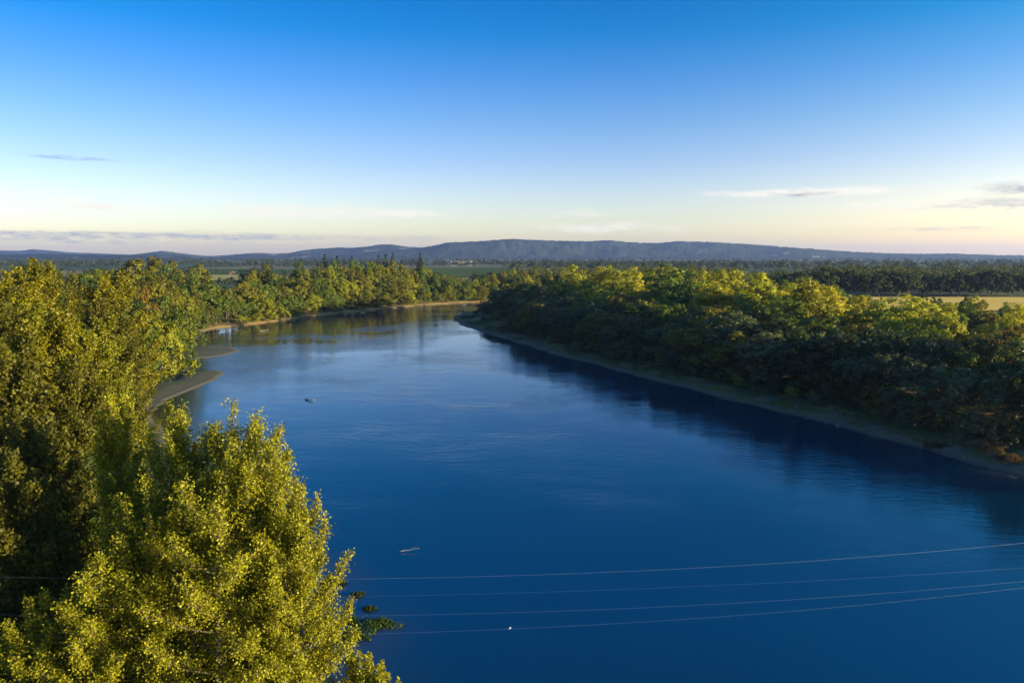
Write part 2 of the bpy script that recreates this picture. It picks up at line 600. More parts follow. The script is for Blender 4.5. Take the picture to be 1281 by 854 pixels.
MH = hill_mat('forest_hill', .66)
MH2 = hill_mat('patchy_hill', .57)
hill('hill', 'long wooded ridge across the plain', [(395, 321), (430, 318), (480, 313), (520, 311), (538, 309), (560, 304), (600, 302.5), (640, 299.5), (672, 301),
     (700, 302), (730, 302.5), (760, 301), (790, 304), (820, 304.5), (850, 302), (880, 303), (900, 304), (950, 307), (1000, 311), (1060, 315),
     (1100, 317), (1150, 318), (1190, 317.5), (1240, 319.5), (1300, 320), (1420, 318), (1600, 320)], 6200, 7800, 9600, 1, MH, 11, 11)
hill('hill', 'lower patchy ridge left of the main ridge', [(140, 322), (165, 319), (180, 317.5), (207, 314), (222, 316), (240, 318.5), (262, 321), (285, 319.5), (310, 317.5), (330, 316.5), (345, 317.5),
     (362, 317), (380, 313.5), (400, 311.5), (425, 310), (440, 310.5), (458, 309), (480, 306), (492, 306), (510, 309), (540, 311), (580, 314), (640, 318)], 6500, 8700, 10000, 1, MH2, 23, 6)
hill('hill', 'pale distant mountains at the left edge', [(-420, 316), (-200, 314), (-60, 315), (0, 313.5), (30, 314), (45, 312), (70, 314), (90, 316), (120, 317), (170, 319), (300, 321)], 10400, 11600, 12400, 1, MH, 31, 5)
hill('hill', 'low dark hills under the distant mountains', [(-420, 319), (-200, 318), (-60, 319), (20, 318.5), (60, 317.5), (100, 319), (150, 319.5), (240, 321.2)], 5200, 6300, 7300, 1, MH, 37, 7)

# ------------------------------------------------------------------ far fields (sheets on the plain)
def field(px0, px1, y0, y1, rgb, rgb2, sc, label, lift=.35, rows=False):
    v = [(D(px0, y0), y0), (D(px1, y0), y0), (D(px1, y1), y1), (D(px0, y1), y1)]
    n = 14
    vv, ff = [], []
    for j in range(n + 1):
        for i in range(n + 1):
            s, t = i / n, j / n
            x = (v[0][0] * (1 - s) + v[1][0] * s) * (1 - t) + (v[3][0] * (1 - s) + v[2][0] * s) * t
            y = v[0][1] * (1 - t) + v[3][1] * t
            vv.append((x, y))
    vv = np.array(vv)
    zz = np.maximum(ground_h(vv[:, 0], vv[:, 1]), 3.4) + lift
    zz[:] = zz.max()
    ff = [(j * (n + 1) + i, j * (n + 1) + i + 1, (j + 1) * (n + 1) + i + 1, (j + 1) * (n + 1) + i) for j in range(n) for i in range(n)]
    mt, T, out = new_mat('field_crop')
    pos = T.n('ShaderNodeNewGeometry').outputs['Position']
    wv = T.n('ShaderNodeTexWave', wave_type='BANDS', bands_direction='X')
    mp = T.n('ShaderNodeMapping')
    mp.inputs['Rotation'].default_value = (0, 0, R(62))
    T.put(mp.inputs[0], pos)
    T.put(wv.inputs['Vector'], mp.outputs[0])
    wv.inputs['Scale'].default_value = .045
    wv.inputs['Distortion'].default_value = 1.5
    a_ = T.mix(T.rng(T.noise(pos, sc, 5, .65), .35, .65), rgb, rgb2)
    b_ = T.mix(T.m('MULTIPLY', wv.outputs['Fac'], .35), a_, T.mix(1.0, a_, (.62, .64, .6), 'MULTIPLY'))
    b_ = T.mix(T.rng(T.noise(pos, .012, 4, .6), .54, .64), b_, T.mix(1.0, b_, (.72, .84, .7), 'MULTIPLY'))
    pf = T.n('ShaderNodeBsdfDiffuse')
    T.put(pf.inputs[0], b_)
    T.t.links.new(pf.outputs[0], out.inputs[0])
    o = mesh_obj('field', np.column_stack([vv, zz]), ff, mt)
    tag(o, label, 'field', kind='structure')


field(960, 1420, 405, 536, (.70, .46, .11), (.76, .52, .14), .03, 'golden stubble field behind the right bank trees')
field(425, 640, 1050, 1900, (.075, .11, .03), (.10, .13, .045), .006, 'green farm field across the river')
field(485, 590, 860, 1030, (.34, .26, .10), (.30, .25, .09), .01, 'strip of yellow stubble below the green field')
field(255, 400, 930, 1200, (.44, .36, .15), (.30, .28, .11), .012, 'pale stubble field on the left plain')
field(255, 385, 1210, 1700, (.06, .10, .035), (.08, .12, .045), .01, 'dark green orchard on the left plain')

# ------------------------------------------------------------------ trees: prototypes
def lobes_crown(rng, lobes, per, k, csize, leaf, jit=.38):
    """leaf clumps on the skins of several lobes: lobe = (centre, radii)"""
    C, N = [], []
    for (c, r) in lobes:
        c = np.array(c)
        r = np.array(r)
        d = norm(rng.normal(size=(per, 3)))
        d[:, 2] = np.where(d[:, 2] < -.5, -d[:, 2], d[:, 2])
        pts = c + d * r * rng.uniform(.72, 1.08, (per, 1))
        cs = csize * rng.uniform(.65, 1.35, per)
        nk = np.maximum(6, (k * rng.uniform(.5, 1.4, per)).astype(int))
        for p, dd, s_, q in zip(pts, d, cs, nk):
            e = norm(rng.normal(size=(q, 3)) + dd * .35)
            C.append(p + e * s_ * rng.uniform(.25, 1, (q, 1)) ** .5 * np.array([1, 1, .8]))
            N.append(norm(e * .8 + dd * .5 + rng.normal(size=(q, 3)) * jit + np.array([0, 0, .2])))
    C = np.concatenate(C)
    N = np.concatenate(N)
    ln = leaf * rng.uniform(.6, 1.3, len(C))
    return leaf_quads(C, N, ln, ln * rng.uniform(.55, .8, len(C)), rng)


def simple_trunk(rng, H, r, lobes, lean=.3):
    k = 6
    ts = np.linspace(0, 1, k)
    top = H * .8
    pts = np.column_stack([np.sin(ts * 2 + rng.rand() * 6) * lean * ts, np.cos(ts * 1.7 + rng.rand() * 6) * lean * ts, ts * top - .6 * (ts == 0)])
    parts = [tube(pts, r * (1 - ts * .85), 7)]
    for (c, q) in lobes[:9]:
        c = np.array(c, float)
        z0 = max(H * .12, c[2] - H * .22)
        base = np.array([np.interp(z0, pts[:, 2], pts[:, 0]), np.interp(z0, pts[:, 2], pts[:, 1]), z0])
        mid = base * .45 + c * .55 + np.array([0, 0, -H * .03])
        parts.append(tube([base, mid, c + np.array([0, 0, q[2] * .5])], [r * .42, r * .28, r * .08], 5))
    return join(parts)


def proto(name, trunk, crown, leafmat, rgb):
    o = root(name)
    t = mesh_obj('trunk', trunk[0], trunk[1], M_BARK, o, True)
    c = mesh_obj('crown', crown[0], crown[1], leafmat, o)
    c.color = tuple(rgb) + (1,)
    return o


def cottonwood_lobes(rng, H, W=.21):
    L = [((0, 0, H * .78), (H * .085, H * .085, H * .2))]
    n = rng.randint(8, 11)
    for i in range(n):
        a = i * 2.399 + rng.uniform(-.3, .3)
        q = rng.uniform(.35, 1)
        rr = H * W * (.45 + .6 * (1 - q)) * rng.uniform(.8, 1.15)
        z = H * (.27 + .45 * q * rng.uniform(.85, 1.1))
        L.append(((math.cos(a) * rr, math.sin(a) * rr, z), (H * .085 * rng.uniform(.8, 1.25),) * 2 + (H * .145 * rng.uniform(.8, 1.25),)))
    for i in range(4):
        a = rng.rand() * 6.28
        L.append(((math.cos(a) * H * W * .8, math.sin(a) * H * W * .8, H * rng.uniform(.16, .3)), (H * .09, H * .09, H * .09)))
    return L


def dome_lobes(rng, H, W=.42, low=.1):
    L = [((0, 0, H * .66), (H * .24, H * .24, H * .27))]
    n = rng.randint(8, 12)
    for i in range(n):
        a = i * 2.399 + rng.uniform(-.4, .4)
        q = rng.rand()
        z = H * (low + (.74 - low) * q)
        rr = H * W * math.sqrt(max(.12, 1 - (q * .85) ** 2)) * rng.uniform(.7, 1.05)
        s = H * .19 * rng.uniform(.75, 1.25)
        L.append(((math.cos(a) * rr, math.sin(a) * rr, z), (s, s, s * .95)))
    return L


def fir(rng, H):
    C, N, T_ = [], [], []
    br = []
    z = H * .08
    while z < H * .985:
        t = z / H
        L = H * .19 * (1 - t) ** .85 + .25
        nb = 7 if t < .8 else 5
        for i in range(nb):
            a = rng.rand() * 6.28
            l = L * rng.uniform(.7, 1.15)
            q = max(8, int(46 * l / (H * .19)))
            s = rng.uniform(.12, 1, q) ** .8
            wd = .28 * l * (1 - s * .75)
            off = rng.normal(size=q) * wd * .6
            x = np.cos(a) * s * l - np.sin(a) * off
            y = np.sin(a) * s * l + np.cos(a) * off
            zz = z - s * l * .28 + s * s * l * .12 + rng.normal(size=q) * .12
            C.append(np.column_stack([x, y, zz]))
            N.append(norm(np.column_stack([np.full(q, np.cos(a) * .4), np.full(q, np.sin(a) * .4), np.ones(q)]) + rng.normal(size=(q, 3)) * .5))
            if rng.rand() < .3:
                br.append(tube([(0, 0, z), (math.cos(a) * l * .8, math.sin(a) * l * .8, z - l * .16)], [.06, .02], 4))
        z += H * .027 * rng.uniform(.8, 1.2)
    C = np.concatenate(C)
    N = np.concatenate(N)
    ln = .62 * rng.uniform(.7, 1.3, len(C)) * H / 22
    tr = join([tube([(0, 0, -.6), (0, 0, H * .5), (0, 0, H)], [H * .016, H * .010, .02], 7)] + br)
    return tr, leaf_quads(C, N, ln, ln * .45, rng)


def branched(seed, H, W, nl, ntw, nlf, leaf, base=.12, plume=.5, twigs=True, trunk_r=.28):
    """tree grown from trunk, ascending limbs, twigs and single leaves, for trees near the camera"""
    rng = np.random.RandomState(seed)
    k = 9
    ts = np.linspace(0, 1, k)
    lean = rng.normal(size=2) * .5
    tp = np.column_stack([lean[0] * ts ** 1.5 + .25 * np.sin(ts * 5 + seed), lean[1] * ts ** 1.5 + .25 * np.cos(ts * 4.3 + seed), ts * H * .97])
    tp[0, 2] = -.8
    parts = [tube(tp, trunk_r * (1 - ts * .93), 8)]
    C, N = [], []
    for i in range(nl):
        q = (i + rng.rand()) / nl
        z0 = H * (base + (.84 - base) * q)
        b0 = np.array([np.interp(z0, tp[:, 2], tp[:, 0]), np.interp(z0, tp[:, 2], tp[:, 1]), z0])
        a = i * 2.39996 + rng.uniform(-.35, .35)
        prof = (math.sin(math.pi * min(1, (q * .66 + .26))) ** .75) * (1 - .18 * q)
        reach = W * prof * rng.uniform(.72, 1.1)
        rise = H * (.06 + .16 * plume * rng.uniform(.6, 1.25)) * (1.0 - .25 * q)
        rise = min(rise, H * 1.0 - z0)
        e = np.array([math.cos(a), math.sin(a), 0])
        p1 = b0 + e * reach * .62 + np.array([0, 0, rise * .28])
        p2 = b0 + e * reach + np.array([0, 0, rise])
        s = np.linspace(0, 1, 7)[:, None]
        lp = b0 * (1 - s) ** 2 + p1 * 2 * s * (1 - s) + p2 * s ** 2
        ll = np.linalg.norm(np.diff(lp, axis=0), axis=1).sum()
        lr = trunk_r * .34 * (1 - .6 * q)
        parts.append(tube(lp, lr * (1 - np.linspace(0, 1, 7) * .9), 5))
        nt = max(5, int(ntw * (.5 + .5 * ll / (W * 1.1))))
        for j in range(nt):
            u = rng.uniform(.16, 1.0) ** .85
            o = lp[0] * (1 - u) ** 2 * 0 + (b0 * (1 - u) ** 2 + p1 * 2 * u * (1 - u) + p2 * u ** 2)
            tang = norm((p1 - b0) * (1 - u) + (p2 - p1) * u)
            d = norm(norm(rng.normal(size=3)) * .8 + tang * .75 + e * .2 + np.array([0, 0, .42]))
            tl = W * .27 * (1.15 - u * .72) * rng.uniform(.6, 1.25)
            end = o + d * tl + np.array([0, 0, tl * .12])
            if twigs and rng.rand() < .55:
                parts.append(tube([o, o * .5 + end * .5, end], [.022, .014, .006], 3))
            nlv = max(8, int(nlf * tl / (W * .22)))
            w = rng.uniform(.05, 1.04, nlv)[:, None]
            spread = (.14 + .34 * np.sin(np.pi * np.clip(w, 0, 1)) ** .8) * (tl / 1.6) ** .5
            c = o * (1 - w) + end * w + rng.normal(size=(nlv, 3)) * spread * .62
            C.append(c)
            N.append(norm(rng.normal(size=(nlv, 3)) * .75 + d * .25 + np.array([0, 0, .35])))
    # the leader itself carries short leafy shoots
    for j in range(int(nl * 3.2)):
        q = rng.uniform(max(base, .25), 1.0) ** .7
        o = np.array([np.interp(q * H * .97, tp[:, 2], tp[:, 0]), np.interp(q * H * .97, tp[:, 2], tp[:, 1]), q * H * .97])
        d = norm(norm(rng.normal(size=3)) * np.array([1, 1, .5]) + np.array([0, 0, .7]))
        tl = W * .2 * (1.25 - .8 * q) * rng.uniform(.6, 1.3)
        nlv = max(10, int(nlf * .9 * tl / (W * .18)))
        w = rng.uniform(0, 1.05, nlv)[:, None]
        C.append(o * (1 - w) + (o + d * tl) * w + rng.normal(size=(nlv, 3)) * .16 * (tl / .7) ** .5)
        N.append(norm(rng.normal(size=(nlv, 3)) * .75 + d * .3 + np.array([0, 0, .3])))
    C = np.concatenate(C)
    N = np.concatenate(N)
    ln = leaf * rng.uniform(.65, 1.25, len(C))
    return join(parts), leaf_quads(C, N, ln, ln * rng.uniform(.6, .85, len(C)), rng)


def dup(src, loc, rz, sxy, sz, rgb):
    r = src.copy()
    COL.objects.link(r)
    r.location = loc
    r.rotation_euler = (0, 0, rz)
    r.scale = (sxy, sxy, sz)
    for ch in src.children:
        c = ch.copy()
        COL.objects.link(c)
        c.parent = r
        if ch.name.startswith('crown'):
            c.color = tuple(rgb) + (1,)
    return r


class Kind:
    def __init__(s, name, protos, H, cat='tree'):
        s.name, s.protos, s.H, s.used, s.cat = name, protos, H, set(), cat

    def place(s, x, y, h, wide, rgb, k=None, rz=None, z=None):
        k = rs.randint(len(s.protos)) if k is None else k
        rz = rs.rand() * 6.28 if rz is None else rz
        src = s.protos[k]
        z = float(ground_h([x], [y])[0]) if z is None else z
        sc = h / s.H
        if k not in s.used:
            s.used.add(k)
            r = src
            r.location = (x, y, z - .1)
            r.rotation_euler = (0, 0, rz)
            r.scale = (sc * wide, sc * wide, sc)
            for ch in r.children:
                if ch.name.startswith('crown'):
                    ch.color = tuple(rgb) + (1,)
            return r
        return dup(src, (x, y, z - .1), rz, sc * wide, sc, rgb)

    def finish(s):
        for k, p in enumerate(s.protos):
            if k not in s.used:
                for ch in list(p.children):
                    bpy.data.objects.remove(ch)
                bpy.data.objects.remove(p)


def make_kind(name, n, H, lob, per, kk, cs, leaf, tr, mat, seed):
    ps = []
    for i in range(n):
        rng = np.random.RandomState(seed + i)
        L = lob(rng, H)
        ps.append(proto(name, simple_trunk(rng, H, tr, L), lobes_crown(rng, L, per, kk, cs, leaf), mat, (.08, .1, .02)))
    return Kind(name, ps, H)


COTTON = make_kind('cottonwood_tree', 5, 22, cottonwood_lobes, 26, 46, .85, .46, .36, M_LEAF, 100)
WILLOW = make_kind('willow_tree', 5, 10, dome_lobes, 24, 46, .50, .30, .16, M_LEAF, 200)
ROUND = make_kind('broadleaf_tree', 4, 16, lambda r, h: dome_lobes(r, h, .37, .14), 30, 46, .72, .42, .26, M_LEAF, 300)
BUSH = make_kind('bush', 3, 4, lambda r, h: dome_lobes(r, h, .6, .14), 14, 34, .30, .24, .05, M_LEAF, 400)
fr = [np.random.RandomState(500 + i) for i in range(3)]
FIR = Kind('fir_tree', [proto('fir_tree', *fir(r, 22), M_NEEDLE, (.02, .035, .015)) for r in fr], 22)
TALL = Kind('leafy_cottonwood', [proto('leafy_cottonwood', *branched(600 + i, 22, 5.2, 60, 30, 32, .24, .02, .6, False, .26), M_LEAF, (.1, .11, .015)) for i in range(4)], 22)

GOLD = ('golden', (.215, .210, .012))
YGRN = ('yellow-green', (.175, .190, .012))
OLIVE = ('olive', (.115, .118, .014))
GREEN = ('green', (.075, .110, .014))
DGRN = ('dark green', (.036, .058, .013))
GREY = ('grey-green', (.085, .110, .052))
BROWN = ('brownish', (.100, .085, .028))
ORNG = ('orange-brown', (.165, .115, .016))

ORD = ('first second third fourth fifth sixth seventh eighth ninth tenth eleventh twelfth thirteenth fourteenth fifteenth sixteenth seventeenth '
       'eighteenth nineteenth twentieth').split()
for w_ in ('twenty', 'thirty', 'forty', 'fifty', 'sixty', 'seventy'):
    ORD += [w_ + '-' + q for q in ORD[:9]] + [{'twenty': 'thirtieth', 'thirty': 'fortieth', 'forty': 'fiftieth', 'fifty': 'sixtieth', 'sixty': 'seventieth', 'seventy': 'eightieth'}[w_]]

SKY_R = [(560, 350), (600, 347), (615, 341), (625, 334), (650, 324), (672, 328), (700, 328), (750, 329), (800, 326), (850, 325), (900, 328), (930, 335), (960, 343), (990, 345), (1010, 340),
         (1030, 350), (1045, 354), (1060, 362), (1100, 368), (1130, 360), (1145, 367), (1190, 370), (1210, 365), (1225, 369), (1250, 363), (1281, 371), (1400, 371)]
SKY_L = [(-100, 325), (0, 332), (30, 330), (50, 320), (75, 336), (130, 332), (160, 319), (190, 320), (225, 327), (245, 325), (262, 343), (272, 360), (300, 361), (312, 337), (340, 330),
         (352, 350), (362, 345), (372, 330), (400, 323), (450, 325), (500, 323), (525, 327), (540, 340), (570, 350), (590, 353), (610, 346), (640, 340)]


def cap_h(x, y, z, sk):
    px, _ = proj(x, y, z)
    top = np.interp(px, [q[0] for q in sk], [q[1] for q in sk]) - (5 if sk is SKY_L else 0)
    a = math.atan((427 - top) / F) - PITCH
    return CAM_H + y * math.tan(a) - z


def pick(opts):
    w = np.array([o[1] for o in opts], float)
    return opts[rs.choice(len(opts), p=w / w.sum())][0]


def along(poly, step, jit):
    poly = np.array(poly)
    seg = np.linalg.norm(np.diff(poly, axis=0), axis=1)
    cum = np.concatenate([[0], np.cumsum(seg)])
    s, outp = step * .5, []
    while s < cum[-1]:
        q = s + rs.uniform(-jit, jit) * step
        i = min(max(np.searchsorted(cum, q) - 1, 0), len(seg) - 1)
        t = (q - cum[i]) / seg[i]
        p = poly[i] * (1 - t) + poly[i + 1] * t
        d = (poly[i + 1] - poly[i]) / seg[i]
        outp.append((p, d))
        s += step
    return outp


def in_field(x, y):
    px, _ = proj(x, y, 4)
    return (y > 398 and px > 960)


placed = []


def clear_of(x, y, r):
    for (a, b, q) in placed:
        if (a - x) ** 2 + (b - y) ** 2 < (r + q) ** 2 * .30:
            return False
    return True


def label_rows(rows, cat_word, fmt, group):
    """rows: list of (row words, [(object, kind words, colour word)])"""
    for words, items in rows:
        for i, (o, kw, cw, cat) in enumerate(items):
            tag(o, fmt.format(col=cw, kind=kw, n=ORD[i], row=words), cat, group)


# ---------------------------------------------------------------- right bank: rows back from the gravel shore, counted from the river bend
rb = [q for q in right_shore if q[1] > 60][::-1]
rb = [q for q in rb][2:]                    # begin at the tip of the bend
smooth_rb = np.array([p for p, d in along(rb, 6, 0)])
k9 = np.ones(9) / 9
smooth_rb = np.column_stack([np.convolve(np.pad(smooth_rb[:, i], 4, mode='edge'), k9, 'valid') for i in (0, 1)])
ROWS = [  # offset, step, kinds, heights, colours
    (10, 4.2, [(BUSH, 5), (WILLOW, 3)], (3.5, 6.0), [(GREY, 4), (DGRN, 3), (OLIVE, 2), (BROWN, 1)]),
    (14, 7.0, [(WILLOW, 8), (ROUND, 2)], (9.5, 13.5), [(GREY, 5), (DGRN, 3), (OLIVE, 2), (BROWN, 2)]),
    (23, 8.5, [(WILLOW, 5), (ROUND, 4)], (11.5, 15.5), [(GREY, 4), (DGRN, 3), (OLIVE, 2), (GREEN, 2)]),
    (35, 10.5, [(ROUND, 5), (WILLOW, 3)], (13, 17), [(DGRN, 2), (GREEN, 4), (OLIVE, 2), (BROWN, 1)]),
    (48, 11.5, [(ROUND, 4), (COTTON, 4)], (14, 19), [(GREEN, 4), (YGRN, 3), (OLIVE, 2), (DGRN, 1)]),
    (62, 14, [(COTTON, 6), (ROUND, 2)], (22, 28), [(YGRN, 5), (GREEN, 2), (OLIVE, 1), (GOLD, 2)]),
    (79, 15, [(COTTON, 6), (ROUND, 2)], (22, 29), [(YGRN, 5), (GREEN, 2), (OLIVE, 1), (GOLD, 2)]),
    (97, 14.0, [(COTTON, 6), (ROUND, 3)], (18, 26), [(YGRN, 3), (GREEN, 3), (OLIVE, 2)]),
    (120, 15.0, [(COTTON, 5), (ROUND, 4)], (18, 26), [(YGRN, 3), (GREEN, 3), (OLIVE, 3)]),
    (146, 15.0, [(COTTON, 5), (ROUND, 4)], (18, 26), [(YGRN, 3), (GREEN, 3), (DGRN, 2)]),
    (180, 17.0, [(COTTON, 5), (ROUND, 4)], (20, 27), [(YGRN, 3), (GREEN, 3), (DGRN, 2)]),
]
NAMEW = {'bush': 'bush', 'willow_tree': 'willow', 'broadleaf_tree': 'round tree', 'cottonwood_tree': 'cottonwood', 'fir_tree': 'fir', 'leafy_cottonwood': 'leafy cottonwood'}
CATW = {'bush': 'bush', 'willow_tree': 'tree', 'broadleaf_tree': 'tree', 'cottonwood_tree': 'tree', 'fir_tree': 'tree', 'leafy_cottonwood': 'tree'}
rows_out = []
hidden_wood = []
cum = np.cumsum(np.concatenate([[0], np.linalg.norm(np.diff(smooth_rb, axis=0), axis=1)]))
for ri, (off, step, kinds, hr, cols) in enumerate(ROWS):
    items = []
    base = []
    for i in range(len(smooth_rb)):
        a = smooth_rb[max(i - 3, 0)]
        b = smooth_rb[min(i + 3, len(smooth_rb) - 1)]
        d = (b - a) / np.linalg.norm(b - a)
        nrm = np.array([-d[1], d[0]])
        base.append(smooth_rb[i] + nrm * off)
    start = base[0] + np.array([min(off * .9, 60), 4 + off * .40])
    line = [start] + base if off > 20 else base
    for p, d in along(line, step, .28):
        nrm = np.array([-d[1], d[0]])
        x, y = p + nrm * rs.uniform(-.22, .22) * step
        dd, ins = poly_dist(np.array([x]), np.array([y]), river)
        if ins[0] or dd[0] < 9 or in_field(x, y):
            continue
        px, _ = proj(x, y, 4) if y > 20 else (9999, 0)
        K = pick(kinds)
        h = rs.uniform(*hr)
        near_tip = np.clip((dd[0]) / 30, .45, 1) if y > 330 else 1
        z = float(ground_h([x], [y])[0])
        c = cap_h(x, y, z, SKY_R) if y > 60 else 18
        if ri >= 3:
            h = min(h, c * rs.uniform(.88, 1.0))
            if rs.rand() < (.20 if px > 970 else .40):
                h *= rs.uniform(.55, .78)
        else:
            h = min(h * near_tip, c)
        if h < 2.5:
            continue
        if px > 1281 + 6.0 * F / max(y, 30) + 10:
            if y > -160:
                hidden_wood.append((x, y, z, h))
            continue
        if not clear_of(x, y, h * .16):
            continue
        placed.append((x, y, h * .16))
        cw, rgb = pick(cols)
        f_ = rs.uniform(.72, 1.32)
        o = K.place(x, y, h, rs.uniform(.95, 1.25) * (1.35 if ri in (5, 6) else 1.05), tuple(np.array(rgb) * f_ * (1.45 if ri > 3 else 1.08) * np.array([rs.uniform(.92, 1.1), 1, 1])))
        items.append((o, NAMEW[K.name], cw, CATW[K.name]))
    w = ('front' if ri == 0 else ORD[ri]) + ' row, right bank'
    rows_out.append((w, items))
label_rows(rows_out, 'tree', '{col} {kind}, {n} from the river bend in the {row}', 'trees and bushes on the right bank')

# ---------------------------------------------------------------- left bank beyond the sandbars: rows back from the water, counted from the sandbars
lb = [P(*q) for q in left_px if q[1] <= 428][::-1] + [(5, 572), (50, 590), (110, 625)]
smooth_lb = np.array([p for p, d in along(lb, 6, 0)])
smooth_lb = np.column_stack([np.convolve(np.pad(smooth_lb[:, i], 4, mode='edge'), k9, 'valid') for i in (0, 1)])
LROWS = [
    (1.8, 6.0, [(BUSH, 3), (WILLOW, 5)], (4, 7.5), [(GREEN, 3), (YGRN, 3), (OLIVE, 2)]),
    (7.5, 8.5, [(WILLOW, 3), (ROUND, 5)], (9, 13), [(GREEN, 4), (YGRN, 3), (OLIVE, 2)]),
    (15, 9.0, [(ROUND, 4), (COTTON, 3)], (14, 19), [(GREEN, 3), (YGRN, 3), (OLIVE, 3)]),
    (26, 10, [(COTTON, 6), (ROUND, 2)], (17, 24), [(GREEN, 3), (YGRN, 2), (OLIVE, 3), (DGRN, 1)]),
    (40, 11, [(COTTON, 6), (ROUND, 3)], (19, 27), [(OLIVE, 4), (GREEN, 2), (DGRN, 1)]),
    (60, 13, [(COTTON, 5), (ROUND, 3)], (19, 27), [(OLIVE, 3), (GREEN, 2), (DGRN, 2)]),
    (80, 15, [(COTTON, 5), (ROUND, 3)], (19, 27), [(OLIVE, 3), (GREEN, 2), (DGRN, 2)]),
]
rows_out = []
for ri, (off, step, kinds, hr, cols) in enumerate(LROWS):
    items = []
    base = []
    for i in range(len(smooth_lb)):
        a = smooth_lb[max(i - 4, 0)]
        b = smooth_lb[min(i + 4, len(smooth_lb) - 1)]
        d = (b - a) / np.linalg.norm(b - a)
        base.append(smooth_lb[i] + np.array([-d[1], d[0]]) * off)
    for p, d in along(base, step, .28):
        x, y = p + np.array([-d[1], d[0]]) * rs.uniform(-.22, .22) * step
        dd, ins = poly_dist(np.array([x]), np.array([y]), river)
        px, _ = proj(x, y, 4)
        if ins[0] or dd[0] < 1.6 or px < -20:
            continue
        if 268 < px < 300 and ri > 3 and y > 330:
            continue
        z = float(ground_h([x], [y])[0])
        h = min(rs.uniform(*hr), cap_h(x, y, z, SKY_L) * rs.uniform(.9, 1.0))
        if h < 2.5 or not clear_of(x, y, h * .16):
            continue
        placed.append((x, y, h * .16))
        K = pick(kinds)
        cw, rgb = pick(cols)
        o = K.place(x, y, h, rs.uniform(.9, 1.2), tuple(np.array(rgb) * rs.uniform(.85, 1.45)))
        items.append((o, NAMEW[K.name], cw, CATW[K.name]))
    w = ('front' if ri == 0 else ORD[ri]) + ' row, left bank'
    rows_out.append((w, items))
label_rows(rows_out, 'tree', '{col} {kind}, {n} from the sandbars in the {row}', 'trees and bushes on the left bank')

# dark firs behind the left bank
firs = [(378, 342, 505), (388, 340, 498), (398, 331, 500), (408, 321, 510), (423, 323, 515), (432, 327, 505), (441, 324, 520), (464, 330, 500),
        (474, 322, 505), (483, 321, 500), (492, 320, 510), (503, 328, 500), (526, 321, 505), (336, 328, 470), (1208, 366, 262)]
for i, (px, top, y) in enumerate(firs):
    top -= 5 if px < 1000 else 0
    y += 75 if px > 460 and px < 1000 else (45 if px < 1000 else 0)
    x = D(px, y * 1.0)
    z = float(ground_h([x], [y])[0])
    a = math.atan((427 - top) / F) - PITCH
    h = CAM_H + y * math.tan(a) - z
    o = FIR.place(x, y, h, rs.uniform(.85, 1.1), tuple(np.array((.020, .032, .016)) * rs.uniform(.8, 1.3)))
    if i == len(firs) - 1:
        lab = 'single dark pointed fir rising above the right bank trees before the golden field'
    elif i == len(firs) - 2:
        lab = 'dark fir standing alone left of the fir group on the left bank'
    else:
        lab = 'dark fir, %s of the thirteen firs counted from the left behind the left bank' % ORD[i]
    tag(o, lab, 'tree', 'dark firs')

